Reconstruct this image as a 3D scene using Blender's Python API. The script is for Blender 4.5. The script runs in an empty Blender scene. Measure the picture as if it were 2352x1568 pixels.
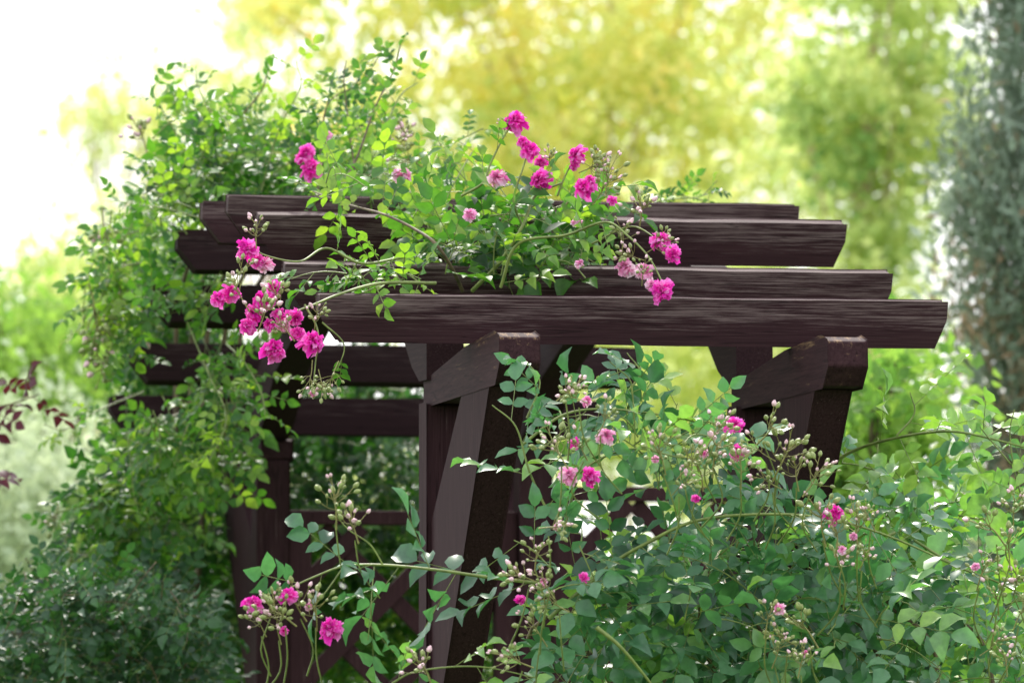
import bpy, math, numpy as np
from mathutils import Vector, Matrix, Quaternion
rng=np.random.default_rng(7)
scene=bpy.context.scene
try:
    scene.view_settings.view_transform='Standard'; scene.view_settings.look='None'; scene.view_settings.exposure=0
except Exception: pass
COL=scene.collection

# ---------------------------------------------------------------- survey frame
F=14000.0; PITCH=math.atan(956/F); TH=math.atan(2665/F)
CAM=np.array([0,0,1.6]); O=np.array([-0.481,15.095,0.0])
U=np.array([math.cos(TH),math.sin(TH),0]); VV=np.array([-math.sin(TH),math.cos(TH),0])
SP=0.53
def ray(px,py):
    xn=(px-1176)/F; yn=(784-py)/F
    return np.array([xn, math.cos(PITCH)-yn*math.sin(PITCH), math.sin(PITCH)+yn*math.cos(PITCH)])
def at(px,py,i):
    d=ray(px,py); t=(SP*i+np.dot(O-CAM,VV))/np.dot(d,VV)
    return CAM+d*t
def far(px,py,Y):
    d=ray(px,py); return CAM+d*(Y/d[1])

# ---------------------------------------------------------------- helpers
def link(ob,parent=None,base=None):
    COL.objects.link(ob)
    if parent is not None:
        ob.parent=parent
        if base is not None: ob.matrix_parent_inverse=Matrix.Translation(-Vector(base))
    return ob
def empty(name,loc,label,cat,group=None,rot=0):
    e=bpy.data.objects.new(name,None); e.location=Vector(loc); e.rotation_euler=(0,0,rot); e.empty_display_size=.2
    COL.objects.link(e); e["label"]=label; e["category"]=cat
    if group: e["group"]=group
    return e
def make_mesh(name,V,groups,mats,tint=None,smooth=True):
    V=np.asarray(V,dtype=np.float32); me=bpy.data.meshes.new(name)
    me.vertices.add(len(V)); me.vertices.foreach_set('co',V.ravel())
    loops=[];starts=[];mi=[];s=0
    for arr,m in groups:
        arr=np.asarray(arr,dtype=np.int32)
        if len(arr)==0: continue
        n,k=arr.shape; loops.append(arr.ravel()); starts.append(s+np.arange(n)*k); mi.append(np.full(n,m)); s+=n*k
    loops=np.concatenate(loops).astype(np.int32); starts=np.concatenate(starts).astype(np.int32); mi=np.concatenate(mi).astype(np.int32)
    me.loops.add(len(loops)); me.loops.foreach_set('vertex_index',loops)
    me.polygons.add(len(starts)); me.polygons.foreach_set('loop_start',starts)
    me.polygons.foreach_set('material_index',mi); me.polygons.foreach_set('use_smooth',np.full(len(starts),smooth))
    if tint is not None:
        a=me.attributes.new('tint','FLOAT','POINT'); a.data.foreach_set('value',np.asarray(tint,dtype=np.float32))
    me.update(calc_edges=True)
    for m in mats: me.materials.append(m)
    return me
def unit(a): return a/np.maximum(np.linalg.norm(a,axis=-1,keepdims=True),1e-9)

class Tubes:
    def __init__(s): s.V=[];s.Q=[];s.n=0
    def add(s,path,r0,r1,sides=5):
        P=np.asarray(path,dtype=float); n=len(P)
        T=unit(np.gradient(P,axis=0)); ref=np.array([.31,.77,.55])
        A=unit(np.cross(T,ref)); B=np.cross(T,A)
        r=np.linspace(r0,r1,n)[:,None,None]; an=np.arange(sides)*2*math.pi/sides
        ring=P[:,None,:]+r*(np.cos(an)[None,:,None]*A[:,None,:]+np.sin(an)[None,:,None]*B[:,None,:])
        s.V.append(ring.reshape(-1,3))
        i=np.arange(n-1)[:,None]*sides; j=np.arange(sides)[None,:]; j2=(j+1)%sides
        q=np.stack([i+j,i+j2,i+sides+j2,i+sides+j],-1).reshape(-1,4)+s.n
        s.Q.append(q); s.n+=n*sides
def smooth_path(pts,n=8):
    P=np.asarray(pts,dtype=float); out=[]
    E=np.vstack([2*P[0]-P[1],P,2*P[-1]-P[-2]])
    for k in range(len(P)-1):
        p0,p1,p2,p3=E[k:k+4]
        for t in np.linspace(0,1,n,endpoint=False):
            out.append(.5*((2*p1)+(-p0+p2)*t+(2*p0-5*p1+4*p2-p3)*t*t+(-p0+3*p1-3*p2+p3)*t**3))
    out.append(P[-1]); return np.array(out)

# ---------------------------------------------------------------- materials
def newmat(name):
    m=bpy.data.materials.new(name); m.use_nodes=True; nt=m.node_tree; nt.nodes.clear()
    return m,nt,nt.nodes.new('ShaderNodeOutputMaterial')
def ramp(nt,stops):
    r=nt.nodes.new('ShaderNodeValToRGB'); el=r.color_ramp.elements
    while len(el)<len(stops): el.new(.5)
    for e,(p,c) in zip(el,stops): e.position=p; e.color=(*c,1)
    return r
def leafmat(name,stops,rough=.42,trans=.35,tcol=(1.3,1.5,.6),spec=.5):
    m,nt,out=newmat(name)
    at_=nt.nodes.new('ShaderNodeAttribute'); at_.attribute_name='tint'
    r=ramp(nt,stops); nt.links.new(at_.outputs['Fac'],r.inputs[0])
    tc=nt.nodes.new('ShaderNodeTexCoord'); no=nt.nodes.new('ShaderNodeTexNoise'); no.inputs['Scale'].default_value=60
    nt.links.new(tc.outputs['Object'],no.inputs['Vector'])
    mx=nt.nodes.new('ShaderNodeMix'); mx.data_type='RGBA'; mx.blend_type='MULTIPLY'; mx.inputs[0].default_value=.5
    nt.links.new(r.outputs[0],mx.inputs[6]); nr=ramp(nt,[(.3,(.6,.65,.6)),(.7,(1.2,1.2,1.1))]); nt.links.new(no.outputs['Fac'],nr.inputs[0]); nt.links.new(nr.outputs[0],mx.inputs[7])
    b=nt.nodes.new('ShaderNodeBsdfPrincipled'); b.inputs['Roughness'].default_value=rough; b.inputs['Specular IOR Level'].default_value=spec
    nt.links.new(mx.outputs[2],b.inputs['Base Color'])
    t=nt.nodes.new('ShaderNodeBsdfTranslucent')
    m2=nt.nodes.new('ShaderNodeMix'); m2.data_type='RGBA'; m2.blend_type='MULTIPLY'; m2.inputs[0].default_value=1; m2.clamp_result=True
    nt.links.new(mx.outputs[2],m2.inputs[6]); m2.inputs[7].default_value=(*[2*c for c in tcol],1); nt.links.new(m2.outputs[2],t.inputs[0])
    ms=nt.nodes.new('ShaderNodeMixShader'); ms.inputs[0].default_value=trans
    nt.links.new(b.outputs[0],ms.inputs[1]); nt.links.new(t.outputs[0],ms.inputs[2]); nt.links.new(ms.outputs[0],out.inputs[0])
    return m
def plain(name,col,rough=.6,noise=0,scale=30):
    m,nt,out=newmat(name); b=nt.nodes.new('ShaderNodeBsdfPrincipled'); b.inputs['Roughness'].default_value=rough
    tc=nt.nodes.new('ShaderNodeTexCoord'); no=nt.nodes.new('ShaderNodeTexNoise'); no.inputs['Scale'].default_value=scale; no.inputs['Detail'].default_value=4
    nt.links.new(tc.outputs['Object'],no.inputs['Vector'])
    r=ramp(nt,[(.3,tuple(c*(1-noise) for c in col)),(.7,tuple(min(1,c*(1+noise)) for c in col))])
    nt.links.new(no.outputs['Fac'],r.inputs[0]); nt.links.new(r.outputs[0],b.inputs['Base Color']); nt.links.new(b.outputs[0],out.inputs[0])
    return m
def woodmat(name,axis=0,weather=.2,ztop=0.0,light=(.24,.185,.175),fine=200,k=1.0,zr=.09,along=6.0,crack=True):
    """dark stained timber; grain along local axis; worn pale streaks towards the upper edge; fine drying cracks"""
    m,nt,out=newmat(name); N=nt.nodes; L=nt.links
    tc=N.new('ShaderNodeTexCoord'); oi=N.new('ShaderNodeObjectInfo')
    cx=N.new('ShaderNodeCombineXYZ'); mu=N.new('ShaderNodeMath'); mu.operation='MULTIPLY'; mu.inputs[1].default_value=37
    L.new(oi.outputs['Random'],mu.inputs[0]); 
    for q in range(3): L.new(mu.outputs[0],cx.inputs[q])
    def stretched(sc_,al,det,rg,dist):
        mp=N.new('ShaderNodeMapping'); sc=[sc_]*3; sc[axis]=al; mp.inputs['Scale'].default_value=sc
        L.new(tc.outputs['Object'],mp.inputs[0]); add=N.new('ShaderNodeVectorMath'); add.operation='ADD'
        L.new(mp.outputs[0],add.inputs[0]); L.new(cx.outputs[0],add.inputs[1])
        n=N.new('ShaderNodeTexNoise'); n.inputs['Scale'].default_value=1; n.inputs['Detail'].default_value=det; n.inputs['Roughness'].default_value=rg; n.inputs['Distortion'].default_value=dist
        L.new(add.outputs[0],n.inputs['Vector']); return n
    n1=stretched(fine,along,5,.72,.0); n2=stretched(30,5.,3,.6,0); n3=stretched(55,1.6,2,.5,.4)
    sx=N.new('ShaderNodeSeparateXYZ'); L.new(tc.outputs['Object'],sx.inputs[0])
    mr=N.new('ShaderNodeMapRange'); mr.inputs['From Min'].default_value=ztop-zr; mr.inputs['From Max'].default_value=ztop-zr*.45; mr.inputs['To Min'].default_value=-.12; mr.inputs['To Max'].default_value=weather
    L.new(sx.outputs[2],mr.inputs['Value'])
    s1=N.new('ShaderNodeMath'); s1.operation='ADD'; L.new(n1.outputs['Fac'],s1.inputs[0]); L.new(mr.outputs[0],s1.inputs[1])
    s2=N.new('ShaderNodeMath'); s2.operation='MULTIPLY_ADD'; s2.inputs[1].default_value=.36; L.new(n2.outputs['Fac'],s2.inputs[0]); L.new(s1.outputs[0],s2.inputs[2])
    wr=ramp(nt,[(.71,(0,0,0)),(.92,(1,1,1))]); L.new(s2.outputs[0],wr.inputs[0])
    base=ramp(nt,[(.3,tuple(k*c for c in (.017,.0065,.008))),(.5,tuple(k*c for c in (.027,.0115,.0135))),(.75,tuple(k*c for c in (.041,.019,.020)))]); L.new(n1.outputs['Fac'],base.inputs[0])
    mx=N.new('ShaderNodeMix'); mx.data_type='RGBA'; L.new(wr.outputs[0],mx.inputs[0]); L.new(base.outputs[0],mx.inputs[6]); mx.inputs[7].default_value=(*light,1)
    cr=ramp(nt,[(.485,(1,1,1)),(.497,(.12,.1,.1)),(.503,(.12,.1,.1)),(.515,(1,1,1))]); L.new(n3.outputs['Fac'],cr.inputs[0])
    mc=N.new('ShaderNodeMix'); mc.data_type='RGBA'; mc.blend_type='MULTIPLY'; mc.inputs[0].default_value=.6 if crack else 0
    L.new(mx.outputs[2],mc.inputs[6]); L.new(cr.outputs[0],mc.inputs[7])
    b=N.new('ShaderNodeBsdfPrincipled'); L.new(mc.outputs[2],b.inputs['Base Color']); b.inputs['IOR'].default_value=1.22
    b.inputs['Roughness'].default_value=.75
    bp=N.new('ShaderNodeBump'); bp.inputs['Strength'].default_value=.2; bp.inputs['Distance'].default_value=.001; L.new(n1.outputs['Fac'],bp.inputs['Height']); L.new(bp.outputs[0],b.inputs['Normal'])
    L.new(b.outputs[0],out.inputs[0]); return m
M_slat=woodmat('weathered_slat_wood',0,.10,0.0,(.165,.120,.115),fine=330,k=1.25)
M_slatr=woodmat('shaded_slat_wood',0,-.02,0.0,(.10,.075,.07),fine=330,k=.8)  # rear slats: less worn, with shade put into the darker base colour
M_post=woodmat('stained_post_wood',2,-.10,9.0,k=1.4)
M_beam=woodmat('stained_beam_wood',1,.04,2.665,(.28,.18,.09),70,k=1.4,zr=.07)
M_raft=woodmat('stained_rafter_wood',1,-.12,9.0,crack=False)
M_latt=woodmat('stained_lattice_wood',2,-.12,9.0,k=1.6,crack=False)

# ---------------------------------------------------------------- pergola
perg=empty('pergola',(O[0],O[1],0),'dark brown stained timber arched pergola overgrown with climbing roses','pergola',rot=TH)
def solid(name,V,F_,mat,loc=(0,0,0),bev=.004,rot=None):
    me=bpy.data.meshes.new(name); me.from_pydata([tuple(v) for v in V],[],F_); me.update()
    me.materials.append(mat)
    ob=bpy.data.objects.new(name,me); ob.location=loc
    if rot: ob.rotation_euler=rot
    ob.parent=perg; COL.objects.link(ob)
    if bev:
        b=ob.modifiers.new('bevel','BEVEL'); b.width=bev; b.segments=2; b.limit_method='ANGLE'
    return ob
def extrude_poly(poly,w,plane):
    n=len(poly); V=[]
    for s in (0,w):
        for a,b in poly:
            V.append((a,s,b) if plane=='xz' else (s,a,b))
    Fc=[list(range(n)),list(range(2*n-1,n-1,-1))]
    for k in range(n): Fc.append([k,n+k,n+(k+1)%n,(k+1)%n][::-1])
    return V,Fc
ZT=[2.743,2.860,3.033,3.132,3.166,3.130,3.012,2.871,2.742]
TILT=[9,14,16,9,0,-9,-15,-12,-3]
for i in range(9):
    Ls=1.6; h=.113; e=.05; j=rng.uniform(-.006,.006)
    n=12; xs=np.linspace(0,Ls,n)
    top=[(x,rng.normal(0,.0012)) for x in xs]
    poly=[(0,0),(-.002,-.045),(e,-h)]+[(x,-h+rng.normal(0,.0008)) for x in np.linspace(e,Ls-e,8)[1:-1]]+[(Ls-.03,-h),(Ls-.002,-.045),(Ls,0)]+top[::-1][1:-1]
    V,Fc=extrude_poly(poly,.062,'xz')
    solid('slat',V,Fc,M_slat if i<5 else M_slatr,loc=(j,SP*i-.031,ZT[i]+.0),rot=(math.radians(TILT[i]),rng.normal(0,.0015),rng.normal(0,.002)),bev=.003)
PU=[.372,1.193]; PW=.104; VF=.62; VR=3.62
for pu in PU:
    for k,pv in enumerate((VF,VR)):
        s=1 if k==0 else -1
        V,Fc=extrude_poly([(-.05,0),(.05,0),(.05,2.512),(-.05,2.512)],PW,'yz')
        solid('post',V,Fc,M_post,loc=(pu,pv,0),bev=.006)
        tip=pv-s*1.00; back=pv+s*.049
        poly=[(back,2.513),(tip+s*.05,2.513),(tip-s*.004,2.56),(tip,2.622),(tip+s*.06,2.636),(pv-s*.55,2.622),(back,2.572)]
        poly=[(a-pv,b) for a,b in poly]
        if s>0: poly=poly[::-1]
        V,Fc=extrude_poly(poly,PW-.002,'yz')
        solid('beam',V,Fc,M_beam,loc=(pu+.012,pv,0),bev=.006)
        poly=[(-s*.86,2.512),(-s*.50,2.512),(-s*.0505,2.20),(-s*.0505,1.80),(-s*.22,1.79),(-s*.27,1.84)]
        if s<0: poly=poly[::-1]
        V,Fc=extrude_poly(poly,PW-.008,'yz')
        solid('brace',V,Fc,M_post,loc=(pu+.014,pv,0),bev=.006)
    vs=np.linspace(VF-.05,VR+.05,29); zc=np.interp(vs,[k*SP for k in range(9)],[z-.118 for z in ZT])
    lo=zc-.13
    for q,v in enumerate(vs):
        d=min(v-(VF-.05),(VR+.05)-v)
        if d<.42: lo[q]=2.5745+(lo[q]-2.5745)*min(1,max(0,(d-.10)/.32))
    poly=[(v-VF,z) for v,z in zip(vs,zc)]+[(v-VF,z) for v,z in zip(vs[::-1],lo[::-1])]
    V,Fc=extrude_poly(poly,PW-.006,'yz')
    solid('rafter',V,Fc,M_raft,loc=(pu+.001,VF,0),bev=0)
def lattice(u0,u1,z0,z1,v,step=.30,w=.05,stile=.07,phase=0.0):
    def boards(name,bars,mat,bev):
        VVs=[];FFs=[]
        for a,b,wd,t,off in bars:
            a=np.array(a);b=np.array(b); d=unit((b-a)[None])[0]; nn=np.array([-d[1],d[0]])*wd/2
            c=[a+nn,b+nn,b-nn,a-nn]; base=len(VVs)
            for s_ in (off-t/2,off+t/2):
                for q in c: VVs.append((q[0],s_,q[1]))
            for f in ([0,1,2,3],[7,6,5,4],[0,4,5,1],[1,5,6,2],[2,6,7,3],[3,7,4,0]): FFs.append([base+x for x in f])
        solid(name,VVs,FFs,mat,loc=(0,v,0),bev=bev)
    bars=[]; W_=u1-u0-2*stile+.02; x0=u0+stile-.01
    for sgn,off in ((1,-.0115),(-1,.0115)):
        for c in np.arange(z0-2.4,z1+2.4,step)+phase*sgn:
            za=c; zb=c+sgn*W_; ta,tb=0,1
            for lim,sg in ((z0+.05,1),(z1-.05,-1)):
                fa=(za-lim)*sg; fb=(zb-lim)*sg
                if fa<0 and fb<0: ta=2;break
                if fa<0: ta=max(ta,fa/(fa-fb))
                if fb<0: tb=min(tb,fa/(fa-fb))
            if ta>=tb: continue
            bars.append(((x0+W_*ta,za+(zb-za)*ta),(x0+W_*tb,za+(zb-za)*tb),w,.022,off))
    boards('lattice',bars,M_latt,.002)
    boards('lattice_frame',[((u0+stile,z1-.022),(u1-stile,z1-.022),.044,.052,0),((u0+stile,z0),(u1-stile,z0),.06,.052,0),((u0+stile/2,z0-.03),(u0+stile/2,z1),stile,.056,0),((u1-stile/2,z0-.03),(u1-stile/2,z1),stile,.056,0)],M_latt,.004)
lattice(PU[0]+PW+.001,PU[1]-.001,.3,2.36,VR,phase=.04)
lattice(PU[1]+PW+.001,2.06,.3,2.44,VR,phase=.1)

# ---------------------------------------------------------------- leaves
TPL=np.array([(0,0,0),(.14,.55,.04),(.15,0,-.0),(.14,-.55,.04),(.42,1,.10),(.42,0,-.02),(.42,-1,.10),(.75,.66,.03),(.74,0,-.08),(.75,-.66,.03),(1,0,-.2)],float)
TRI=np.array([(0,2,1),(0,3,2),(7,8,10),(8,9,10)]); QD=np.array([(1,2,5,4),(2,3,6,5),(4,5,8,7),(5,6,9,8)])
class Leaves:
    def __init__(s): s.o=[];s.a=[];s.n=[];s.sz=[];s.t=[]
    def add(s,o,a,n,sz,t): s.o.append(o);s.a.append(a);s.n.append(n);s.sz.append(sz);s.t.append(t)
    def mesh(s,name,mat,stem,wid=.31):
        o=np.array(s.o);a=unit(np.array(s.a));n=np.array(s.n);sz=np.array(s.sz);t=np.array(s.t); N=len(o)
        n=unit(n-a*(n*a).sum(1,keepdims=True)); sd=np.cross(a,n)
        npair=rng.choice([2,2,3],N)
        B=[];D=[];NN=[];S=[];T=[]
        for p in range(3):
            m=npair>p
            for sg in (-1,1):
                tt=.8+.8*p + rng.uniform(-.05,.05,N)
                base=o+a*(sz*tt)[:,None]
                ph=np.radians(rng.uniform(52,72,N))
                d=a*np.cos(ph)[:,None]+sg*sd*np.sin(ph)[:,None]+n*rng.normal(0,.12,N)[:,None]
                B.append(base[m]);D.append(d[m]);NN.append((n+rng.normal(0,.22,(N,3)))[m]);S.append((sz*(.8+.1*p)*rng.uniform(.85,1.1,N))[m]);T.append(t[m])
        end=.8+.8*npair
        B.append(o+a*(sz*(end-.35))[:,None]);D.append(a+rng.normal(0,.1,(N,3)));NN.append(n+rng.normal(0,.15,(N,3)));S.append(sz*1.12);T.append(t)
        B=np.vstack(B);D=unit(np.vstack(D));NN=np.vstack(NN);S=np.concatenate(S);T=np.concatenate(T)
        NN=unit(NN-D*(NN*D).sum(1,keepdims=True)); SD=np.cross(D,NN); K=len(B)
        w=wid*rng.uniform(.85,1.15,K); curl=rng.uniform(.3,2.0,K)
        V=B[:,None,:]+S[:,None,None]*(TPL[None,:,0,None]*D[:,None,:]+(TPL[None,:,1]*w[:,None])[:,:,None]*SD[:,None,:]+(TPL[None,:,2]*curl[:,None])[:,:,None]*NN[:,None,:])
        V=V.reshape(-1,3); idx=(np.arange(K)*11)[:,None,None]
        tint=np.repeat(np.clip(T+rng.normal(0,.1,K),0,1),11)
        tri=(TRI[None]+idx).reshape(-1,3); qd=(QD[None]+idx).reshape(-1,4)
        e=o+a*(sz*(end-.3))[:,None]; r=.0011
        an=[0,2.094,4.189]; R=[]
        for c in (o,e):
            for q in an: R.append(c+r*(math.cos(q)*n+math.sin(q)*sd))
        R=np.stack(R,1).reshape(-1,3); ri=(np.arange(N)*6)[:,None,None]+len(V)
        RQ=(np.array([(0,1,4,3),(1,2,5,4),(2,0,3,5)])[None]+ri).reshape(-1,4)
        V=np.vstack([V,R]); tint=np.concatenate([tint,np.full(len(R),.5)])
        return make_mesh(name,V,[(tri,0),(qd,0),(RQ,1)],[mat,stem],tint)
def in_poly(x,y,P):
    c=False;n=len(P);j=n-1
    for i in range(n):
        if (P[i][1]>y)!=(P[j][1]>y) and x<(P[j][0]-P[i][0])*(y-P[i][1])/(P[j][1]-P[i][1])+P[i][0]: c=not c
        j=i
    return c
def sample(P,n):
    xs=[p[0] for p in P]; ys=[p[1] for p in P]; out=[]
    while len(out)<n:
        x=rng.uniform(min(xs),max(xs)); y=rng.uniform(min(ys),max(ys))
        if in_poly(x,y,P): out.append((x,y))
    return out
FACE=np.array([-.1,-.55,.75])
def leafy(path,L,T_,spacing,sz,tint,r=.003,start=0.0,stems=True,spread=.9,end=1.0):
    seg=np.linalg.norm(np.diff(path,axis=0),axis=1); cum=np.concatenate([[0],np.cumsum(seg)]); tot=cum[-1]
    if stems: T_.add(path,r,r*.45,5)
    d=start*tot+rng.uniform(0,spacing); k=rng.integers(0,9); st=rng.normal(0,.14)
    while d<tot*end:
        p=np.array([np.interp(d,cum,path[:,c]) for c in range(3)])
        q=np.array([np.interp(min(d+.01,tot+0),cum,path[:,c]) for c in range(3)]); q0=np.array([np.interp(max(d-.01,0),cum,path[:,c]) for c in range(3)])
        t=unit((q-q0)[None])[0]
        ang=k*2.4+rng.normal(0,.4); a=unit(np.cross(t,[.3,.2,.9])[None])[0]; b=np.cross(t,a)
        side=a*math.cos(ang)+b*math.sin(ang)
        ax=t*.55+side*spread+np.array([0,0,-.05])
        n=FACE+rng.normal(0,.42,3)
        L.add(p,ax,n,sz*rng.uniform(.7,1.15),np.clip(tint+st+rng.normal(0,.13),0,1))
        d+=spacing*rng.uniform(.7,1.3); k+=1
def shoot(p,d,length,droop):
    t=np.linspace(0,1,6)[:,None]; d=unit(np.asarray(d)[None])[0]
    side=rng.normal(0,.12,3)
    return p+d*length*t+side*length*t*t+np.array([0,0,-droop])*length*t*t
def fill(P,n,ir,L,T_,sz,tint,length=(.1,.26),dirbias=(0,-.2,.4),droop=.35,spacing=.03,jit=.8,tintfn=None):
    for x,y in sample(P,n):
        p=at(x,y,rng.uniform(*ir)); ln=rng.uniform(*length)
        d=np.array(dirbias)+rng.normal(0,jit,3)
        path=shoot(p,d,ln,droop*rng.uniform(.5,1.4)); 
        path=path-(path[-1]-path[0])*.5
        tt=tint+(tintfn(x,y) if tintfn else 0)
        leafy(path,L,T_,spacing,sz,tt,r=.0022)

G_stem=plain('green_cane',(.17,.22,.05),.5,.3,40)
B_stem=plain('brown_cane',(.12,.085,.045),.7,.5,40)
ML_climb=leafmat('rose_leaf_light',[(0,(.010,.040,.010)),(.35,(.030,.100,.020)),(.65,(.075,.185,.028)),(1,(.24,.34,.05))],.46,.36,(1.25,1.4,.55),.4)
ML_bush=leafmat('rose_leaf_cool',[(0,(.012,.050,.024)),(.35,(.042,.128,.062)),(.65,(.084,.208,.100)),(1,(.24,.38,.07))],.36,.27,(1.2,1.45,.65),.6)
ML_dark=leafmat('shrub_leaf_dark',[(0,(.008,.030,.012)),(.5,(.022,.072,.028)),(1,(.05,.13,.045))],.45,.22,spec=.45)

# ---- blossoms: small ruffled pompoms
def petal_mesh(name,mat,npet,seed,R=.026,pale=0):
    r=np.random.default_rng(seed); V=[];Q=[];T=[]
    for k in range(npet):
        f=(k+.5)/npet; az=k*2.39996+r.normal(0,.3); el=math.radians(6+100*f**.85+r.normal(0,12))
        ln=R*(.62+.42*f)*r.uniform(.7,1.2); w=R*(.18+.15*f)*r.uniform(.75,1.25)
        out=np.array([math.cos(az),math.sin(az),0]); sd=np.array([-math.sin(az),math.cos(az),0])
        tw=r.normal(0,.9); base=len(V); rows=4; cols=4; tn=np.clip(r.normal(.40+.35*f*(1 if pale else .5),.25),0,1)
        for a in range(rows):
            t=a/(rows-1); e=el+.6*t*(.5+f)-.2
            ppos=out*ln*t*math.sin(e)+np.array([0,0,1])*ln*t*math.cos(e)
            ww=w*(.3,.85,1.15,.8)[a]
            for c in range(cols):
                s=(c/(cols-1)-.5)*2
                q=ppos+sd*ww*s*.8+(np.array([0,0,1])*math.cos(e+1.57)+out*math.sin(e+1.57))*(-.3*ww*(s*s)+r.normal(0,R*.11)*t)
                q=q+np.array([0,0,1])*tw*s*ww*.3
                V.append(q);T.append(np.clip(tn+(-.45+.65*t),0,1))
        for a in range(rows-1):
            for c in range(cols-1): Q.append((base+a*cols+c,base+a*cols+c+1,base+(a+1)*cols+c+1,base+(a+1)*cols+c))
    return make_mesh(name,np.array(V),[(np.array(Q),0)],[mat],T)
MP_hot=leafmat('petal_magenta',[(0,(.72,.005,.38)),(.45,(.97,.04,.58)),(1,(1.0,.34,.80))],.6,.38,(.55,.5,.55),.2)
MP_pale=leafmat('petal_pale_pink',[(0,(.88,.12,.50)),(.45,(.96,.38,.68)),(1,(.97,.76,.87))],.6,.38,(.5,.5,.5),.2)
PM_hot=[petal_mesh('blossom_petals',MP_hot,66,s) for s in (1,2,3,6)]
PM_pale=[petal_mesh('blossom_pale_petals',MP_pale,48,s,pale=1) for s in (4,5)]
MB_green=plain('bud_green',(.26,.31,.10),.5,.4,200)
MB_pink=plain('bud_pink',(.82,.50,.54),.5,.35,150)
MB_stem=plain('bud_stalk',(.24,.23,.07),.6,.4,60)
def bud_mesh(seed,n,L0=.062):
    r=np.random.default_rng(seed); T_=Tubes(); V=[]
    T_.add(smooth_path([(0,0,-.03),(.003,0,.01),(0,.004,L0*.6)],4),.002,.0012,4)
    ends=[]
    for k in range(n):
        f=r.uniform(.05,1); st=np.array([0,.002,L0*.55*f]); az=k*2.4+r.normal(0,.3); el=r.uniform(.3,1.2)
        ln=L0*r.uniform(.35,.8)
        d=np.array([math.cos(az)*math.sin(el),math.sin(az)*math.sin(el),math.cos(el)])
        e=st+d*ln; T_.add(smooth_path([st,st+d*ln*.5+np.array([0,0,-.003]),e],3),.0011,.0009,3); ends.append((e,d))
        if r.random()<.35:
            d2=unit((d+r.normal(0,.6,3))[None])[0]; e2=st+d*ln*.55+d2*ln*.4
            T_.add([st+d*ln*.55,e2],.0009,.0007,3); ends.append((e2,d2))
    V=list(np.vstack(T_.V)); Qs=np.vstack(T_.Q); qa=[];qb=[]
    for e,d in ends:
        s=r.uniform(.0042,.0085); a=unit(np.cross(d,[.3,.5,.8])[None])[0]; b=np.cross(d,a); base=len(V)
        prof=[(-.3,.25),(.1,.75),(.7,.95),(1.3,.75),(1.9,.2)]
        for (h,w) in prof:
            for q in range(6):
                an=q*math.pi/3; V.append(e+d*h*s+(a*math.cos(an)+b*math.sin(an))*w*s*.8)
        pink=r.random()<.28
        for rr in range(4):
            for q in range(6):
                f_=(base+rr*6+q,base+rr*6+(q+1)%6,base+(rr+1)*6+(q+1)%6,base+(rr+1)*6+q)
                (qb if (pink and rr>=1) else qa).append(f_)
    gr=[(Qs,0)]
    if qa: gr.append((np.array(qa),1))
    if qb: gr.append((np.array(qb),2))
    return make_mesh('bud_cluster',np.array(V),gr,[MB_stem,MB_green,MB_pink])
BM=[bud_mesh(s,n) for s,n in ((11,10),(12,13),(13,8),(14,11))]
def put(mesh,name,p,parent,base,scale,dirv):
    ob=bpy.data.objects.new(name,mesh); ob.location=Vector(p)
    q=Vector(dirv).normalized().to_track_quat('Z','Y') @ Quaternion((0,0,1),rng.uniform(0,6.28))
    ob.rotation_mode='QUATERNION'; ob.rotation_quaternion=q; ob.scale=(scale,)*3
    link(ob,parent,base); return ob
def blossom(px,py,i,parent,base,s=1.0,pale=False):
    m=(PM_pale if pale else PM_hot)[rng.integers(0,2 if pale else 4)]
    ob=put(m,'blossom',at(px,py,i),parent,base,1.08*s*rng.uniform(.92,1.08),(rng.normal(-.1,.5),-1+rng.normal(0,.3),rng.normal(.6,.4)))
    ob.scale=(ob.scale[0],ob.scale[0]*rng.uniform(.85,1.05),ob.scale[0]*rng.uniform(.8,1.1))
def buds(px,py,i,parent,base,s=1.0,d=None):
    dv=d if d is not None else (rng.normal(0,.5),-.4,.8+rng.normal(0,.3))
    put(BM[rng.integers(0,4)],'bud_cluster',at(px,py,i),parent,base,s*rng.uniform(.8,1.1),dv)

def cane(pts,L,T_,r=.0045,leaf=None,sz=.045,tint=.6,start=0,end_r=.5,n=7,end=1.0):
    P=smooth_path([at(*p) for p in pts],n)
    if leaf: leafy(P,L,T_,leaf,sz,tint,r=r,start=start,end=end)
    else: T_.add(P,r,r*end_r,6)
    return P

# ---------------------------------------------------------------- climbing rose on the pergola
base=O+U*.15+VV*4.0; base[2]=0
roseA=empty('climbing_rose',base,'climbing rose with magenta blossoms draped over the dark timber pergola','rose')
LA=Leaves();TA=Tubes();TAb=Tubes()
def tf(x,y): return np.clip((900-y)/2600,-.25,.2)+float(np.interp(x,[260,420],[.14,-.08]))  # outer leaves lighter, inner ones darker: highlight and shade put into the tint
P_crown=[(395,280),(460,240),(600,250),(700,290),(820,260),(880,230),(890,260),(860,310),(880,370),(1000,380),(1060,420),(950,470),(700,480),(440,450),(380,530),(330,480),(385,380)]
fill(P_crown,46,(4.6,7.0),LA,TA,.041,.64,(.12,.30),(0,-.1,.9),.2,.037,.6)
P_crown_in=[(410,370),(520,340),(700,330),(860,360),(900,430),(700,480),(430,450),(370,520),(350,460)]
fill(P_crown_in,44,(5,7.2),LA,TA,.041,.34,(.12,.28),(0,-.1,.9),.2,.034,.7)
P_left=[(320,500),(400,480),(420,600),(490,700),(500,780),(470,880),(540,900),(500,980),(440,1000),(420,1100),(440,1300),(480,1568),(230,1568),(230,1330),(240,1200),(290,1150),(280,1020),(330,930),(315,800),(300,700),(285,560)]
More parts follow.
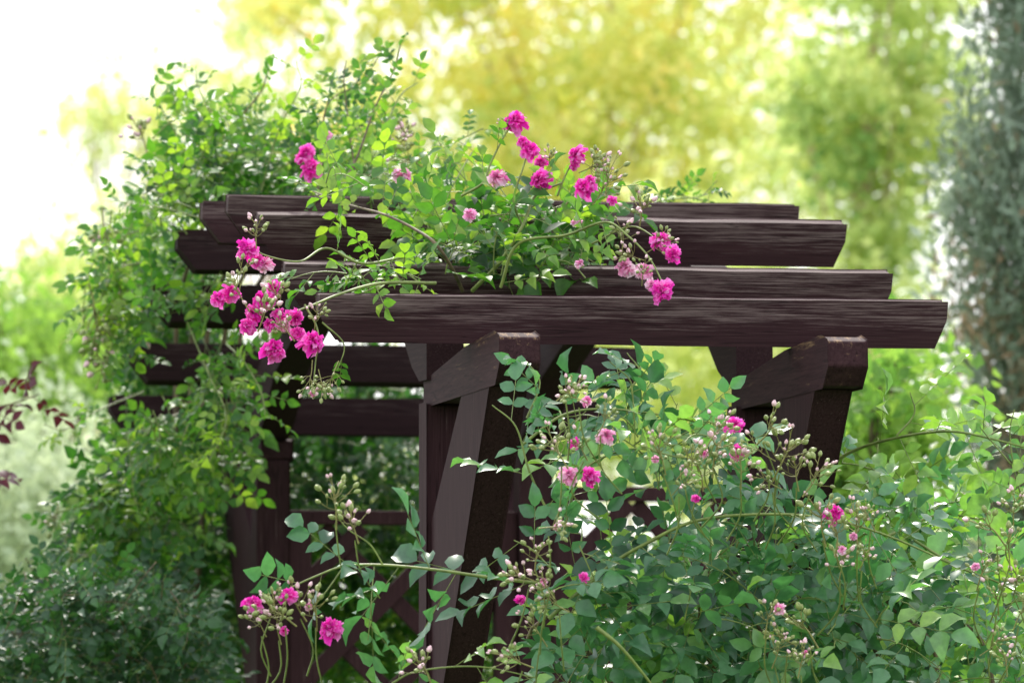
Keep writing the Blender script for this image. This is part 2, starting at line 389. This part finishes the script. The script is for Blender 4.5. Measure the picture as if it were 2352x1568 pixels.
fill(P_left,250,(7.9,9.8),LA,TA,.041,.42,(.12,.26),(-.2,-.1,-.1),.5,.033,.7,tf)
P_lfr=[(235,560),(285,620),(295,740),(270,800),(245,760)]
fill(P_lfr,8,(5.6,6.8),LA,TA,.044,.70,(.14,.24),(-.1,-.3,-.8),.5,.036,.4)
P_s7=[(340,630),(490,640),(520,690),(460,700),(350,690)]
fill(P_s7,10,(4.9,5.6),LA,TA,.041,.45,(.10,.15),(-.1,-.3,.1),.2,.036,.6)
P_s8=[(470,790),(540,790),(550,880),(480,880)]
fill(P_s8,4,(5.4,6.2),LA,TA,.042,.5,(.10,.18),(0,-.3,-.6),.4,.04,.4)
P_lfr2=[(350,970),(520,940),(560,970),(500,1010),(400,1080),(330,1120),(290,1070)]
fill(P_lfr2,28,(5.4,6.8),LA,TA,.044,.58,(.14,.22),(-.1,-.3,-.6),.5,.036,.4)
P_low=[(180,1140),(330,1060),(400,1100),(410,1290),(330,1330),(160,1290)]
fill(P_low,48,(6,7.5),LA,TA,.043,.48,(.12,.22),(-.3,-.2,0),.5,.034,.6)
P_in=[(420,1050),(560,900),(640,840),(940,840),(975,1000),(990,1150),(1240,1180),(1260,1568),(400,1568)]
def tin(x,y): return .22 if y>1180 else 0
fill(P_in,400,(9.0,11.0),LA,TA,.044,.26,(.12,.28),(0,-.2,-.1),.5,.032,.7,tin)  # shade inside the arch put into a dark leaf tint, lighter lower down
P_inr=[(1260,1260),(1620,1260),(1700,1568),(1260,1568)]
fill(P_inr,48,(8.2,10.0),LA,TA,.046,.6,(.12,.28),(0,-.2,.2),.4,.036,.7)
P_top=[(740,400),(900,410),(1010,390),(1110,400),(1180,470),(1400,450),(1430,520),(1380,600),(1290,670),(1060,650),(960,560),(900,480),(740,460)]
fill(P_top,40,(.9,2.9),LA,TA,.052,.66,(.1,.24),(0,-.3,.5),.4,.044,.7)
P_top2=[(980,500),(1180,490),(1350,510),(1320,630),(1130,645),(980,630)]
fill(P_top2,28,(.5,1.7),LA,TA,.055,.48,(.1,.22),(0,-.4,.4),.3,.044,.7)
P_top3=[(720,615),(860,610),(1000,635),(1000,650),(840,652),(720,645)]
fill(P_top3,9,(.3,.8),LA,TA,.044,.6,(.1,.16),(-.4,-.3,.2),.2,.05,.4)
cane([(1062,668,.9),(1040,620,.7),(1000,560,.6),(950,525,.8),(880,492,1.0),(800,470,1.6),(720,440,2.6)],LA,TAb,.0055,.09,.05,.6,.3)
cane([(1085,668,.8),(1150,600,.6),(1200,520,.5),(1230,450,.6),(1290,420,.6)],LA,TA,.006,.08,.048,.6,.2)
cane([(1150,660,.4),(1190,560,.3),(1300,540,.2),(1390,510,0),(1440,540,-.1),(1490,590,-.2),(1525,655,-.3)],LA,TA,.0045,.09,.046,.6,.0,end=.7)
cane([(1060,450,.9),(1110,420,.8),(1125,380,.8),(1160,310,.8),(1183,285,.8)],LA,TA,.004,.09,.04,.55,.1)
cane([(1200,520,.6),(1180,460,.6),(1200,390,.6),(1215,345,.6)],LA,TA,.0035)
cane([(1280,450,.6),(1300,400,.6),(1322,360,.6)],LA,TA,.003); cane([(1300,470,.5),(1330,430,.5),(1372,400,.5)],LA,TA,.003)
cane([(1360,560,.3),(1450,520,.1),(1519,556,-.1)],LA,TA,.003)
cane([(1000,650,.3),(880,650,0),(790,672,-.3),(720,700,-.4),(640,730,-.4)],LA,TA,.005,.07,.044,.6,0,end=.45)
cane([(930,590,.6),(830,605,.2),(750,570,.1),(690,600,-.1),(620,590,-.2),(575,570,-.2)],LA,TA,.004,.08,.045,.6,.0,end=.6)
cane([(700,700,-.4),(730,760,-.5),(725,830,-.5),(718,900,-.5)],LA,TA,.0028); cane([(740,740,-.4),(790,790,-.4),(775,850,-.4)],LA,TA,.0025,.06,.036,.6,.4)
cane([(700,470,3.4),(800,400,3.6),(860,250,3.8),(905,160,4),(922,95,4)],LA,TAb,.004,.035,.032,.5)
cane([(600,440,5),(640,300,5),(690,200,5),(680,140,5.2)],LA,TA,.003,.05,.040,.75,.2)
cane([(480,420,5.5),(540,290,5.5),(600,210,5.5),(615,150,5.5)],LA,TAb,.004,.04,.038,.6)
cane([(470,420,6),(400,300,6),(360,230,6),(342,190,6)],LA,TA,.003,.035,.034,.5)
cane([(560,400,6),(490,270,6),(455,200,6),(450,150,6)],LA,TA,.003,.045,.038,.75)
cane([(820,430,4),(800,280,4.2),(790,180,4.3),(795,140,4.3)],LA,TAb,.003,.035,.032,.55)
cane([(730,440,4),(740,300,4.2),(760,230,4.3),(830,190,4.3),(870,130,4.3)],LA,TAb,.003,.04,.032,.6)
cane([(880,440,3),(960,370,3),(1040,330,3),(1110,295,3)],LA,TA,.003,.04,.034,.65)
cane([(880,300,3.6),(920,220,3.8),(960,190,3.9)],LA,TA,.003,.035,.032,.6)
cane([(1480,472,4),(1530,440,4),(1600,455,4),(1648,415,4)],LA,TA,.003,.03,.026,.6)
cane([(1440,480,3.5),(1560,455,3.8),(1630,462,4)],LA,TA,.003,.03,.026,.6)
cane([(350,520,6.5),(250,560,6.2),(200,640,6),(190,760,6)],LA,TA,.003,.035,.038,.7)
cane([(350,600,6),(270,620,5.8),(230,700,5.6),(215,800,5.5)],LA,TA,.003,.035,.038,.7)
cane([(520,790,5.4),(560,830,4.8),(600,900,4.5),(610,960,4.4)],LA,TA,.003,.03,.040,.55,.2)
cane([(430,740,5.4),(480,860,5),(520,960,4.8),(480,1060,4.6)],LA,TA,.003,.045,.042,.6,.5)
cane([(330,900,7),(230,940,6.8),(150,985,6.6),(100,975,6.6)],LA,TA,.003,.04,.038,.6)
cane([(280,1200,7),(200,1170,6.8),(130,1190,6.8),(110,1170,6.8)],LA,TA,.003,.035,.038,.6)
for k in range(5):
    g=base+np.array([rng.uniform(-.12,.12),rng.uniform(-.2,.2),0])
    P=smooth_path([g,g+np.array([-.02,.1,1.0]),at(400+rng.uniform(-60,60),1300,7.5+k*.2),at(400+30*k,1000,7.8),at(410+40*k,700,7.6),at(480+60*k,480,6)],7)
    TAb.add(P,.013,.006,6)
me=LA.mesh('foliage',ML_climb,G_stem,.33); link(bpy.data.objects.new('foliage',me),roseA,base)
for T_,nm,mt in ((TA,'shoot_stems',G_stem),(TAb,'cane',B_stem)):
    me=make_mesh(nm,np.vstack(T_.V),[(np.vstack(T_.Q),0)],[mt]); link(bpy.data.objects.new(nm,me),roseA,base)
for b in [(1183,280,.8,1.15),(1217,345,.6,1.05),(1240,412,.55,1.1),(1243,372,.7,.75),(1324,355,.6,.9),(1318,381,.6,.6),(1342,432,.3,1.05),(1519,553,-.1,1.05),(1545,583,-.2,.9),(1520,668,-.35,1.25),(704,350,3.0,1.0),(714,388,3.0,1.15),(568,573,-.25,1.15),(592,598,-.2,.9),(532,672,-.4,1.0),(501,686,-.4,.8),(605,688,-.4,1.1),(583,718,-.4,.9),(568,748,-.45,.85),(628,803,-.5,1.2),(717,786,-.6,1.35),(678,728,-.4,.9),(684,766,-.4,.8),(1405,460,.2,.5),(1200,325,.6,.6),(628,660,-.35,.8),(1354,415,.3,.7),(640,720,-.45,.7),(618,745,-.5,.7),(694,362,3.0,.8)]:
    blossom(b[0],b[1],b[2],roseA,base,b[3])
for b in [(1143,408,.6,1.1),(1437,612,-.1,1.1),(1480,622,-.2,.95),(1078,492,.2,.8),(1325,508,.1,.6),(753,312,3.2,.6),(926,403,1.8,1.1),(608,607,-.2,.95),(650,745,-.45,.9),(618,672,-.35,.9),(1332,605,-.1,.5),(1495,655,-.3,.7),(718,902,-.5,.4)]:
    blossom(b[0],b[1],b[2],roseA,base,b[3],True)
for b in [(590,545,-.3,.9),(545,640,-.4,.9),(560,690,-.45,1),(640,700,-.4,1),(600,735,-.5,1),(660,765,-.5,1),(725,740,-.5,.9),
          (1160,300,.8,.7),(1260,375,.6,.8),(1370,395,.5,1),(1395,425,.45,1),(1350,390,.5,.9),(1375,450,.4,1),(1470,500,.1,1),(1430,560,.1,1),(1500,570,-.1,1),(1460,590,-.1,.9),(1475,640,-.3,.9),
          (930,320,3.5,1.2),(910,350,3.5,1.2),(960,380,3,1.1),(330,330,6,1.3)]:
    buds(*b[:3],roseA,base,b[3])
for b in [(715,850,-.5,1),(735,870,-.5,.9),(770,850,-.4,.8),(240,510,6,1.5),(260,640,6,1.7),(300,690,6,1.7),(220,730,5.6,1.7),(225,780,5.6,1.6),(210,680,5.6,1.6),(250,820,5.8,1.5),(130,1170,6.8,1.5),(150,1230,6.8,1.5)]:
    buds(*b[:3],roseA,base,b[3],(rng.normal(0,.3),-.3,-1))

# ---------------------------------------------------------------- front rose bush
baseC=O+U*1.35-VV*.75; baseC[2]=0
roseC=empty('rose_bush',baseC,'large rose bush with pink buds and grey-green leaves beside pergola posts','rose')
LC=Leaves();TC=Tubes();TCb=Tubes()
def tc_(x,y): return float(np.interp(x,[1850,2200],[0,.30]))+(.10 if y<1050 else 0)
P1=[(1310,1350),(1400,1340),(1500,1380),(1650,1280),(1880,1250),(2000,1320),(2080,1400),(2100,1620),(1240,1620),(1290,1480)]
fill(P1,72,(-1.6,.1),LC,TC,.064,.50,(.12,.28),(0,-.3,.4),.4,.052,.7,tc_)
P1r=[(2000,1320),(2150,1390),(2420,1400),(2420,1620),(2080,1620)]
fill(P1r,22,(-1.6,.1),LC,TC,.062,.44,(.14,.3),(.2,-.3,.5),.4,.052,.6,tc_)
P1b=[(1500,1460),(1700,1330),(1900,1330),(2100,1430),(2420,1480),(2420,1640),(1250,1640),(1300,1560)]
fill(P1b,64,(.1,1.6),LC,TC,.058,.20,(.12,.28),(0,-.3,.4),.4,.046,.7)
P2=[(1230,950),(1300,930),(1460,960),(1600,970),(1660,1020),(1640,1060),(1500,1070),(1400,1050),(1300,1030),(1260,1080),(1220,1050)]
fill(P2,20,(-1.3,-.3),LC,TC,.056,.50,(.1,.2),(0,-.3,.4),.3,.052,.6,tc_)
P2c=[(1300,1200),(1450,1220),(1560,1240),(1500,1300),(1330,1300)]
fill(P2c,5,(-1.2,-.3),LC,TC,.056,.45,(.1,.18),(0,-.3,.4),.3,.055,.6,tc_)
P2b=[(1640,1160),(1740,1160),(1900,1230),(1880,1280),(1680,1260)]
fill(P2b,11,(-1.3,-.3),LC,TC,.058,.46,(.1,.2),(0,-.3,.3),.4,.05,.6,tc_)
P3=[(1930,1140),(1990,1080),(2080,1050),(2150,1130),(2200,1240),(2310,1300),(2352,1400),(2020,1300)]
fill(P3,24,(.3,1.5),LC,TC,.062,.70,(.14,.3),(.2,-.3,.4),.4,.054,.7)
cane([(1250,1340,-1.5),(1120,1325,-1.6),(1000,1308,-1.7),(880,1297,-1.7),(790,1300,-1.7),(720,1325,-1.7),(665,1350,-1.7)],LC,TC,.0045,.075,.068,.5,.0)
cane([(790,1300,-1.7),(755,1350,-1.7),(715,1400,-1.7)],LC,TC,.0025,None)
cane([(880,1297,-1.7),(850,1250,-1.7),(800,1215,-1.7),(770,1180,-1.7)],LC,TC,.0025,None)
cane([(860,1300,-1.7),(855,1350,-1.75),(850,1420,-1.8),(845,1470,-1.8)],LC,TC,.002,.05,.058,.45,.2)
cane([(1260,1300,-1.5),(1220,1260,-1.6),(1180,1240,-1.6)],LC,TC,.003,.05,.058,.5)
cane([(1890,1080,.5),(1960,1035,.4),(2060,1005,.2),(2180,990,0),(2290,1010,-.1),(2400,1040,-.1)],LC,TC,.005,.07,.066,.85)
cane([(2060,1000,.2),(2100,950,.2),(2090,900,.2)],LC,TC,.003,.05,.058,.8)
cane([(2352,1100,-.1),(2300,1040,-.1),(2250,980,-.1)],LC,TC,.003,.06,.062,.8)
cane([(2400,1250,-.1),(2340,1120,-.1),(2320,1000,-.1),(2330,940,-.1)],LC,TC,.003,.06,.062,.8)
cane([(2040,1230,0),(2160,1180,0),(2260,1190,0),(2380,1150,0)],LC,TC,.004,.08,.060,.85)
cane([(1260,1420,-1.2),(1400,1300,-1.2),(1480,1250,-1.3),(1600,1195,-1.4),(1760,1180,-1.4),(1900,1190,-1.4),(2040,1230,-1.3),(2200,1300,-1.3)],LC,TC,.0055,.08,.060,.5)
cane([(1290,1240,-1.2),(1320,1120,-1.2),(1350,1070,-1.3),(1450,1030,-1.3),(1560,1050,-1.3)],LC,TC,.004,.08,.054,.6)
cane([(1200,1020,-1),(1300,950,-1),(1420,940,-1),(1560,960,-1),(1640,980,-1)],LC,TC,.004,.075,.054,.65)
cane([(1260,1180,-1.2),(1215,1080,-1.2),(1185,980,-1.2),(1130,930,-1.2)],LC,TC,.0035,.07,.054,.45)
cane([(1210,960,-.9),(1240,880,-.9),(1210,830,-.9)],LC,TC,.003,.055,.052,.7)
cane([(1440,950,-.8),(1450,880,-.8),(1400,830,-.8)],LC,TC,.003,.05,.05,.8)
cane([(1420,920,-.7),(1470,860,-.7),(1440,810,-.7)],LC,TC,.003,.05,.048,.7)
cane([(1370,1440,-1.9),(1430,1490,-1.9),(1520,1600,-1.8)],LC,TC,.006)
cane([(2100,1240,-1.2),(2200,1300,-1.3),(2300,1340,-1.3),(2400,1400,-1.3)],LC,TC,.004,.07,.060,.8)
cane([(900,1568,-1.8),(960,1540,-1.8),(1100,1530,-1.7),(1250,1560,-1.6)],LC,TC,.003,.06,.048,.7)
for k in range(9):
    g=baseC+np.array([rng.uniform(-.2,.2),rng.uniform(-.15,.15),0])
    P=smooth_path([g,g+np.array([rng.uniform(-.2,.2),0,1.0]),at(1280+k*125,1568,-.8+rng.uniform(-.4,.4)),at(1280+k*108,1380,-.9)],6)
    TCb.add(P,.010,.004,6)
me=LC.mesh('foliage',ML_bush,G_stem,.34); link(bpy.data.objects.new('foliage',me),roseC,baseC)
for b in [(1687,975,-1.8,.95),(1697,1035,-1.8,.8),(1355,1092,-1.8,.9),(1915,1180,-1.9,1.0),(583,1386,-1.9,1.0),(759,1443,-1.95,1.25),(663,1366,-1.95,.85),(1320,1018,-1.8,.55),(1340,1325,-1.9,.5),(1598,1145,-1.9,.45),(1197,1377,-1.9,.55),(652,1447,-1.9,.45)]:
    blossom(b[0],b[1],b[2],roseC,baseC,b[3])
for b in [(1390,1000,-1.8,.9),(1305,1092,-1.8,.9),(1348,920,-1.6,.6),(1505,1053,-1.8,.45),(1618,1042,-1.8,.5),(1790,1398,-2,.6),(1935,1262,-2,.45),(1960,1230,-2,.4),(1278,1210,-1.9,.4),(708,1392,-1.9,.45),(1248,1335,-2,.4),(1850,1500,-2,.4),(2240,1300,-2,.4),(1690,1050,-1.8,.5)]:
    blossom(b[0],b[1],b[2],roseC,baseC,b[3],True)
BC=[(770,1180),(815,1220),(620,1400),(655,1420),(690,1400),(640,1450),(725,1420),(600,1440),
 (1260,1210),(1230,1290),(1260,1350),(1285,1390),(1215,1330),(1240,1460),(1200,1520),(980,1550),
 (1290,1050),(1340,1040),(1380,980),(1330,915),(1300,905),(1520,1060),(1570,1080),(1610,1100),(1560,1120),(1640,1060),(1700,1090),(1755,1000),(1760,1045),
 (1790,1070),(1830,1100),(1775,1110),(1860,1115),(1640,1000),(1890,1220),(1920,1250),(1980,1290),(1930,1310),(1970,1230),(2000,1200),
 (1760,1440),(1810,1470),(1860,1460),(1780,1510),(1840,1530),(2290,1230),(2320,1280),(2250,1330),(2330,1350),(2290,1390),(2340,1420),(2330,1180),(2270,1490),(2310,1530)]
for x,y in BC:
    i_=rng.uniform(-2.1,-1.8); s_=rng.uniform(.95,1.25); buds(x,y,i_,roseC,baseC,s_)
    P=at(x,y,i_); TC.add(smooth_path([P+np.array([0,.012,-.02]),P+np.array([rng.uniform(-.03,.03),.05,-.09]),P+np.array([rng.uniform(-.06,.06),.12,-.15])],4),.0018,.0022,4)
for T_,nm,mt in ((TC,'shoot_stems',G_stem),(TCb,'cane',B_stem)):
    me=make_mesh(nm,np.vstack(T_.V),[(np.vstack(T_.Q),0)],[mt]); link(bpy.data.objects.new(nm,me),roseC,baseC)

# ---------------------------------------------------------------- dark shrub at foot of the pergola
baseD=O-U*.35+VV*3.2; baseD[2]=0
sh=empty('shrub',baseD,'dense dark green glossy small-leaved shrub beside the pergola','shrub')
LD=Leaves();TD=Tubes()
PD=[(-60,1430),(60,1360),(180,1320),(330,1350),(430,1330),(480,1430),(500,1620),(-60,1620)]
fill(PD,170,(4.6,6.5),LD,TD,.038,.6,(.1,.24),(0,-.3,.5),.3,.03,.7)
for k in range(6):
    TD.add(smooth_path([baseD+np.array([rng.uniform(-.1,.1),0,0]),baseD+np.array([rng.uniform(-.3,.3),0,.9]),at(60+80*k,1500,5.5)],6),.012,.004,5)
link(bpy.data.objects.new('foliage',LD.mesh('foliage',ML_dark,G_stem,.36)),sh,baseD)
link(bpy.data.objects.new('branch',make_mesh('branch',np.vstack(TD.V),[(np.vstack(TD.Q),0)],[B_stem])),sh,baseD)

# ---------------------------------------------------------------- background trees
def leafcloud(name,C,R,n,lsize,mat,parent,base,tintc,asp=.6,flat=.8,up=-.3):
    w=R**2; w=w/w.sum(); k=rng.choice(len(C),n,p=w)
    off=rng.normal(0,.5,(n,3)); off[:,2]*=flat
    P=C[k]+off*R[k][:,None]
    D=unit(rng.normal(0,1,(n,3))+np.array([0,0,up])); N_=rng.normal(0,1,(n,3)); N_=unit(N_-D*(N_*D).sum(1,keepdims=True)); S=np.cross(D,N_)
    s=lsize*rng.uniform(.6,1.3,n)[:,None]
    V=np.stack([P,P+s*(.5*D+asp*.5*S+.08*N_),P+s*D,P+s*(.5*D-asp*.5*S+.08*N_)],1).reshape(-1,3)
    Q=np.arange(n*4).reshape(-1,4)
    t=np.repeat(np.clip(tintc[k]+rng.normal(0,.12,n),0,1),4)
    link(bpy.data.objects.new(name,make_mesh(name,V,[(Q,0)],[mat],t,False)),parent,base)
def tree(label,px,Y,cx,cy,rx,ry,nclump,nleaf,lsize,mat,bark,cr=(.25,.6),tmean=.5,tr=.12,depth=1.6,kind='tree',cat='tree',asp=.6):
    b=far(px,1700,Y); b[2]=0
    e=empty(kind,b,label,cat)
    k=Y/F; c0=far(cx,cy,Y)
    C=[];
    while len(C)<nclump:
        q=rng.uniform(-1,1,3)
        if (q**2).sum()>1: continue
        C.append(c0+np.array([q[0]*rx*k,q[1]*depth,q[2]*ry*k]))
    C=np.array(C); C[:,2]=np.maximum(C[:,2],.4); R=rng.uniform(cr[0],cr[1],nclump)
    tt=np.clip(rng.normal(tmean,.2,nclump),0,1)
    leafcloud('crown',C,R,nleaf,lsize,mat,e,b,tt,asp)
    T_=Tubes(); top=max(C[:,2].max()-.5,1.0)
    P=smooth_path([b,b+np.array([.05,0,top*.4]),b+np.array([-.08,.05,top*.75]),b+np.array([.05,0,top])],6); T_.add(P,tr,tr*.25,8)
    for j in range(min(22,nclump)):
        c=C[j]; f=np.clip((c[2]/top)*.75-.1,.08,.95); s=np.array([np.interp(f,np.linspace(0,1,len(P)),P[:,q]) for q in range(3)])
        T_.add(smooth_path([s,(s+c)/2+np.array([0,0,-.1]),c],4),tr*.35*(1-f*.6),.008,5)
    link(bpy.data.objects.new('trunk',make_mesh('trunk',np.vstack(T_.V),[(np.vstack(T_.Q),0)],[bark])),e,b)
bark=plain('pale_bark',(.50,.38,.30),.9,.3,12); barkd=plain('brown_bark',(.13,.09,.06),.9,.4,12)
MY=leafmat('autumn_leaf_yellow',[(0,(.60,.70,.22)),(.45,(.86,.85,.34)),(.82,(.95,.84,.32)),(1,(.96,.70,.24))],.8,.58,(.53,.53,.5),.05)
MG=leafmat('leaf_yellow_green',[(0,(.28,.44,.15)),(.5,(.58,.68,.26)),(1,(.86,.87,.40))],.8,.58,(.55,.55,.5),.05)
MGd=leafmat('leaf_green',[(0,(.05,.12,.03)),(.5,(.15,.28,.06)),(1,(.32,.45,.10))],.6,.45,(.7,.8,.5),.2)
MPale=leafmat('leaf_silver',[(0,(.36,.46,.28)),(1,(.68,.74,.54))],.7,.4,(.55,.55,.5),.2)
MJ=leafmat('juniper_scale',[(0,(.50,.36,.24)),(.25,(.17,.22,.15)),(.6,(.29,.37,.29)),(1,(.42,.50,.42))],.85,.35,(.55,.55,.5),.05)
MR=leafmat('plum_leaf',[(0,(.035,.008,.016)),(1,(.11,.022,.035))],.5,.3,(.8,.35,.4),.3)
tree('tall tree with yellow and orange autumn leaves',1430,40,1260,20,680,660,230,20500,.09,MY,bark,(.14,.36),.45,.035,.8)
tree('distant tree with pale lemon-green leaves',1560,46,1560,330,560,330,90,6500,.09,MG,bark,(.18,.42),.8,.03,.8)
tree('tree with yellow-green leaves and slim pale trunk',2010,35,2000,180,230,460,60,5600,.09,MG,bark,(.12,.32),.5,.05,.6)
tree('sparse light tree with yellow-green leaves',640,44,620,230,180,320,34,2800,.085,MG,bark,(.16,.38),.8,.035,.8)
tree('thin young tree with few pale leaves',300,46,300,290,190,220,40,1300,.085,MG,bark,(.10,.3),.75,.02,.8)
tree('small tree with pale yellow-green leaves',150,37,190,850,330,380,68,7500,.08,MG,bark,(.2,.42),.6,.04,1.0)
tree('leafy yellow-green tree beyond the pergola',1700,34,1600,820,560,330,90,9500,.085,MG,bark,(.18,.42),.75,.035,1.0)
tree('dense broadleaf shrub with bright green leaves',100,28,60,840,170,140,24,2600,.07,MGd,barkd,(.2,.4),.8,.03,.7,'shrub','shrub')
tree('pale silvery shrub with soft leaves',60,26,70,1230,230,260,50,8000,.06,MPale,barkd,(.2,.4),.6,.03,.7,'shrub','shrub')
tree('leafy green shrub growing behind pergola',2020,21,2030,1010,140,200,40,2400,.07,MGd,barkd,(.12,.25),.75,.02,.5,'shrub','shrub')
b=far(1200,1700,48); b[2]=0
hedge=empty('hedge',b,'tall informal hedge of green and yellow-green leaves','hedge')
C=[];
for _ in range(320): C.append((rng.uniform(-9,9),rng.uniform(47,50),rng.uniform(.2,4.0)))
C=np.array(C); leafcloud('hedge_foliage',C,rng.uniform(.4,.8,320),52000,.105,MG,hedge,b,np.clip(rng.normal(.5,.25,320),0,1))
T_=Tubes()
for k in range(14):
    x=-8.5+k*1.3; T_.add([(x,48.5,0),(x+.05,48.5,1.5),(x,48.4,3)],.05,.02,6)
link(bpy.data.objects.new('hedge_stem',make_mesh('hedge_stem',np.vstack(T_.V),[(np.vstack(T_.Q),0)],[barkd])),hedge,b)
Yj=24; b=far(2475,1700,Yj); b[2]=0
jun=empty('juniper_tree',b,'tall columnar grey-green juniper with brownish patches','tree')
C=[];T0=[];kj=Yj/F
for _ in range(900):
    z=rng.uniform(.2,6.4); rad=.42+.09*math.sin(z*2.1)+.05*math.sin(z*5.3+1); rad*=1 if z<5.2 else max(.2,(6.8-z)/1.6)
    a=rng.uniform(0,6.28); rr=rad*math.sqrt(rng.uniform(.0,1)); 
    C.append((b[0]+rr*math.cos(a),b[1]+rr*math.sin(a),z))
    py=1740-(z-1.6)/kj
    pb=.05+(.75 if 600<py<1250 else 0)+(.35 if 330<py<440 else 0)
    T0.append(rng.uniform(0,.22) if rng.random()<pb*.7 else rng.uniform(.25,.95))
leafcloud('crown',np.array(C),rng.uniform(.07,.15,900),72000,.075,MJ,jun,b,np.array(T0),.3,2.0,1.2)
T_=Tubes(); T_.add([b,b+np.array([0,0,3]),b+np.array([0.02,0,5.8])],.1,.02,8)
link(bpy.data.objects.new('trunk',make_mesh('trunk',np.vstack(T_.V),[(np.vstack(T_.Q),0)],[barkd])),jun,b)
b=far(-120,1700,12.5); b[2]=0
pl=empty('plum_shrub',b,'small shrub with glossy dark red leaves','shrub')
LP=Leaves();TP=Tubes()
for q in [[(-120,1010),(-40,950),(20,930),(90,905)],[(-120,1000),(-50,915),(10,880)],[(-120,1180),(-80,1120),(-30,1110)]]:
    leafy(smooth_path([far(x,y,12.5) for x,y in q],5),LP,TP,.034,.034,.5,r=.003)
TP.add(smooth_path([b,b+np.array([0,0,1]),far(-120,1180,12.5),far(-120,1000,12.5)],6),.012,.004,6)
link(bpy.data.objects.new('foliage',LP.mesh('foliage',MR,barkd,.36)),pl,b)
link(bpy.data.objects.new('branch',make_mesh('branch',np.vstack(TP.V),[(np.vstack(TP.Q),0)],[barkd])),pl,b)

# ---------------------------------------------------------------- ground
n=40; V=[];Q=[]
xs=np.sign(np.linspace(-1,1,n))*np.abs(np.linspace(-1,1,n))**2.5*900
for y in xs:
    for x in xs: V.append((x,y,0))
for a in range(n-1):
    for c in range(n-1): Q.append((a*n+c,a*n+c+1,(a+1)*n+c+1,(a+1)*n+c))
MGr=plain('lawn_grass',(.06,.11,.03),.9,.5,3)
g=bpy.data.objects.new('ground',make_mesh('ground',np.array(V),[(np.array(Q),0)],[MGr])); g["kind"]="structure"; g["label"]="wide green garden lawn around the pergola"; g["category"]="ground"; COL.objects.link(g)

# ---------------------------------------------------------------- light: bright hazy sky with a soft sun
w=bpy.data.worlds.new('World'); scene.world=w; w.use_nodes=True; nt=w.node_tree
bg=nt.nodes['Background']; sky=nt.nodes.new('ShaderNodeTexSky'); sky.sky_type='NISHITA'; sky.sun_disc=False
EL=46; AZ=-5
sky.sun_elevation=math.radians(EL); sky.sun_rotation=math.radians(AZ%360); sky.dust_density=4; sky.air_density=1.0; sky.ozone_density=1
tc=nt.nodes.new('ShaderNodeTexCoord'); no=nt.nodes.new('ShaderNodeTexNoise'); no.inputs['Scale'].default_value=2.2; no.inputs['Detail'].default_value=5
nt.links.new(tc.outputs['Generated'],no.inputs['Vector'])
cr=ramp(nt,[(.3,(.55,.55,.55)),(.65,(.8,.8,.8))]); nt.links.new(no.outputs['Fac'],cr.inputs[0])
mx=nt.nodes.new('ShaderNodeMix'); mx.data_type='RGBA'; nt.links.new(cr.outputs[0],mx.inputs[0]); nt.links.new(sky.outputs[0],mx.inputs[6]); mx.inputs[7].default_value=(16,16.3,17.4,1)
nt.links.new(mx.outputs[2],bg.inputs[0]); bg.inputs[1].default_value=.15
sd=Vector((math.sin(math.radians(AZ))*math.cos(math.radians(EL)),math.cos(math.radians(AZ))*math.cos(math.radians(EL)),math.sin(math.radians(EL))))
l=bpy.data.lights.new('sun','SUN'); l.energy=4.7; l.angle=math.radians(5); l.color=(1,.95,.86)
lo=bpy.data.objects.new('sun',l); lo.rotation_euler=sd.to_track_quat('Z','Y').to_euler(); lo.location=(0,0,20); COL.objects.link(lo)

cam=bpy.data.cameras.new('camera'); cam.sensor_width=36; cam.lens=F/2352*36; cam.clip_end=3000
co=bpy.data.objects.new('camera',cam); co.location=Vector(CAM); co.rotation_euler=(math.pi/2+PITCH,0,0); COL.objects.link(co)
cam.dof.use_dof=True; cam.dof.focus_distance=15.0; cam.dof.aperture_fstop=5.0
scene.camera=co
